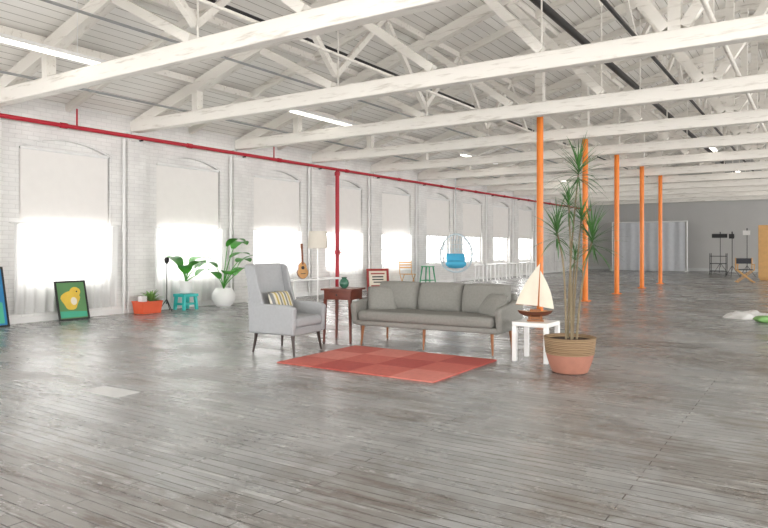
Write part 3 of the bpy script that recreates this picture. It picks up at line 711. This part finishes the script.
b=B(); b.tube([(.18,.18,.2),(-.18,.18,.2),(-.18,-.18,.2),(.18,-.18,.2)],.014,6,closed=True); obj('footrest',b,'green',parent=Gs)
# hanging egg chair
E=thing('hanging_egg_chair','pale wire hanging egg chair with light blue cushion','hanging chair',(-10.0,19.45,.48),R(-58))
b=B()
RX,RZ=.52,.62
def egg(t): return (.2,RX*math.cos(t)*(1-.12*math.sin(t)),RZ+RZ*math.sin(t))
b.tube([egg(2*math.pi*i/36) for i in range(36)],.03,8,closed=True)
b2=B()
for k in range(13):
    a=-1.32+.22*k; yy=RX*math.sin(a)*.96; f=math.sqrt(max(0,1-(yy/RX)**2))
    b2.tube([(.2-.5*math.cos(t)*f,yy*(1-.12*math.sin(t)),RZ+RZ*f*math.sin(t)) for t in [-math.pi/2+math.pi*i/14 for i in range(15)]],.01,6)
for zz in (.15,.3,.45,.6,.75,.9,1.05):
    f=math.sqrt(max(0,1-((zz-RZ)/RZ)**2))
    b2.tube([(.2-.5*f*math.sin(t),RX*f*math.cos(t)*(1-.12*(zz-RZ)/RZ),zz) for t in [math.pi*i/14 for i in range(15)]],.01,6)
obj('ring_frame',b,'eggw',parent=E); obj('wire_shell',b2,'eggw',parent=E)
b=B(); b.lathe([(.02,.12),(.22,.14),(.33,.22),(.34,.3),(.26,.36),(.1,.38),(.02,.385)],28,(.12,0,0)); b.pillow((-.1,0,.44),(.34,.6,.2),(0,R(70),0),pw=2,ex=.6); obj('cushion',b,'blue',parent=E,ang=80)
b=B(); b.cyl((0,0,1.3),(0,0,3.08),.012,n=6); b.lathe([(.04,3.04),(.04,3.06)],10); b.tube([(.2,0,1.24),(0,0,1.36)],.012,6); obj('hanging_chain',b,'chrome',parent=E)
s0=None
for y in (22.9,24.0,25.1,26.2,27.3,28.4):
    if s0 is None:
        s0=thing('stool','plain white wooden stool lined up along the wall','stool',(-10.7,y,0),group='row of white stools')
        b=B(); b.box((0,0,.62),(.4,.4,.05)); obj('seat',b,'white',parent=s0,bevel=.006)
        for x in (-1,1):
            for yy in (-1,1):
                b=B(); b.cyl((x*.18,yy*.18,0),(x*.15,yy*.15,.61),.025,n=8); obj('leg',b,'white',parent=s0)
    else: dup(s0,(-10.7,y,0))
# ------------------------------------------------------------------ far end
Bd=thing('photo_backdrop','pale grey fabric photo backdrop hanging on white frame','backdrop',(-7.7,37.6,0))
b=B(); b.grid(lambda u,v:(-1.8+3.6*u,.02*math.sin(u*46)+.02*math.sin(u*17),.02+2.6*v),140,4); obj('fabric',b,'backdrop',parent=Bd,ang=80)
b=B(); b.cyl((-1.9,0,2.65),(1.9,0,2.65),.03); obj('crossbar',b,'white',parent=Bd)
for s in (-1,1):
    b=B(); b.cyl((s*1.9,0,.0),(s*1.9,0,2.68),.035); b.bx(s*1.9-.05,s*1.9+.05,-.4,.4,0,.04); obj('stand_post',b,'white',parent=Bd)
def lightstand(loc,h,boxm,lab,w=.5):
    e=thing('light_stand',lab,'studio light',loc)
    b=B(); b.cyl((0,0,.3),(0,0,h),.014,n=8)
    for k in range(3):
        a=k*2.09+.5; b.cyl((0,0,.5),(.35*math.cos(a),.35*math.sin(a),.015),.011,n=8)
    obj('tripod',b,'dark',parent=e)
    b=B(); b.hexa([(-w/2,-.28,h-.1),(w/2,-.28,h-.1),(w/2,-.28,h+.1),(-w/2,-.28,h+.1)],[(-.08,.1,h-.05),(.08,.1,h-.05),(.08,.1,h+.06),(-.08,.1,h+.06)]); obj('light_head',b,boxm,parent=e,bevel=.01)
    b=B(); b.bx(-.02,.02,-.05,.05,h-.05,h+.2); obj('bracket',b,'dark',parent=e)
lightstand((-4.15,36.8,0),1.85,'dark','black studio light on tripod stand near the far wall',.7)
lightstand((-3.1,31.5,0),1.75,'dark','dark studio lamp on tripod stand near the far wall',.2)
lightstand((-2.6,32.2,0),1.9,'whitem','white studio lamp on tall tripod stand',.28)
K=thing('equipment_cart','dark metal equipment cart with shelves','cart',(-4.0,34.8,0))
for z in (.15,.5,.85):
    b=B(); b.bx(-.35,.35,-.25,.25,z,z+.03); obj('shelf',b,'dark',parent=K)
for x in (-1,1):
    for y in (-1,1):
        b=B(); b.cyl((x*.34,y*.24,.08),(x*.34,y*.24,1.0),.015,n=8); obj('upright',b,'dark',parent=K)
        b=B(); b.cyl((x*.34-.015,y*.24,.045),(x*.34+.015,y*.24,.045),.045,n=14); obj('caster',b,'black',parent=K)
D=thing('director_chair','folding wooden director chair with dark canvas seat','chair',(-2.3,27.6,0),R(15))
b=B(); b.bx(-.24,.24,-.2,.2,.45,.48); obj('seat',b,'canvas',parent=D)
b=B(); b.bx(-.26,.26,.2,.22,.68,.88); obj('backrest',b,'canvas',parent=D)
for s in (-1,1):
    b=B(); b.bx(s*.27-.035,s*.27+.035,-.22,.22,.64,.67); obj('armrest',b,'tan',parent=D)
    b=B(); b.cyl((s*.27,.21,.44),(s*.27,.21,.9),.02,n=8); obj('back_post',b,'tan',parent=D)
    b=B(); b.cyl((s*.27,-.2,.44),(s*.27,-.2,.65),.02,n=8); obj('front_post',b,'tan',parent=D)
    b=B(); b.bx(s*.27-.025,s*.27+.025,-.24,.24,0,.04); obj('foot_rail',b,'tan',parent=D)
for y in (-.2,.2):
    for s in (-1,1):
        b=B(); b.cyl((-.26*s,y+.014*s,.02),(.26*s,y+.014*s,.45),.017,n=8); obj('leg',b,'tan',parent=D)
Kb=thing('wardrobe_cabinet','tall light orange wooden cabinet with double doors','cabinet',(-1.4,29.8,0))
b=B(); b.bx(-.6,.6,-.3,.3,.08,2.15); b.bx(-.56,.56,-.26,.26,0,.08); obj('body',b,'tan',parent=Kb,bevel=.005)
for s in (-1,1):
    b=B(); b.bx(s*.3-.285,s*.3+.285,-.325,-.302,.12,2.1); d=obj('door',b,'tan',parent=Kb,bevel=.004)
    b=B(); b.cyl((s*.05,-.345,1.0),(s*.05,-.345,1.2),.01,n=8); obj('handle',b,'dark',parent=d)
G2=thing('dust_sheet','crumpled white sheet lying on the wooden floor','cloth',(-1.05,13.7,0))
random.seed(4)
def crump(u,v):
    a,c=u*2-1,v*2-1; e=max(0,(1-a*a)*(1-c*c)); return (.42*a+.04*math.sin(c*7),.3*c+.05*math.sin(a*6),.004+.15*e**.6*(.7+.3*math.sin(a*9+c*5)))
b=B(); b.grid(crump,26,20); obj('sheet',b,'whitem',parent=G2,ang=80)
b=B(); b.pillow((0,0,0),(.5,.22,.12),pw=4); obj('plastic_bag',b,'limebag',loc=(-.72,13.1,.06),rot=(0,0,R(30)),label='green plastic bag lying beside white sheet',cat='bag',ang=70)
b=B(); b.bx(-.26,.26,-.13,.13,0,.002); obj('floor_patch',b,'paper',loc=(-5.33,3.6,0),rot=(0,0,R(2)),label='pale tape rectangle on worn wooden floor',cat='floor patch')  # white tape rectangle lying on the boards

# ------------------------------------------------------------------ light
w=bpy.data.worlds.new('World'); scene.world=w; w.use_nodes=True
bg=w.node_tree.nodes['Background']; bg.inputs[0].default_value=(1,.996,.988,1); bg.inputs[1].default_value=4.8
def area(loc,rot,sx,sy,p,col=(1,.984,.958)):
    l=bpy.data.lights.new('window_fill_light','AREA'); l.shape='RECTANGLE'; l.size=sx; l.size_y=sy; l.energy=p; l.color=col
    o=bpy.data.objects.new('window_fill_light',l); COL.objects.link(o); o.location=loc; o.rotation_euler=rot
for y in (-2,5,12,19,26,33): area((XR+.1,y+1.4,2.0),(0,R(112),0),2.4,5.5,285)  # added fill lights in the unseen right wall's openings, tilted up to the ceiling
for x in (-8.5,-3.5,1.5,6): area((x,Y0+.1,2.0),(R(110),0,0),4,2.4,195)  # more added fill, behind the camera, tilted up to brighten the roof
for c in WC[3:]: area((XL-.42,c,1.22),(0,R(-90),0),1.02,1.58,38)
# ------------------------------------------------------------------ camera
cd=bpy.data.cameras.new('Camera'); cam=bpy.data.objects.new('Camera',cd); COL.objects.link(cam)
cam.location=(0,0,1.3); cam.rotation_euler=(R(90),0,R(33.4)); cd.sensor_width=36; cd.lens=30.98; cd.shift_y=-.0222
scene.camera=cam
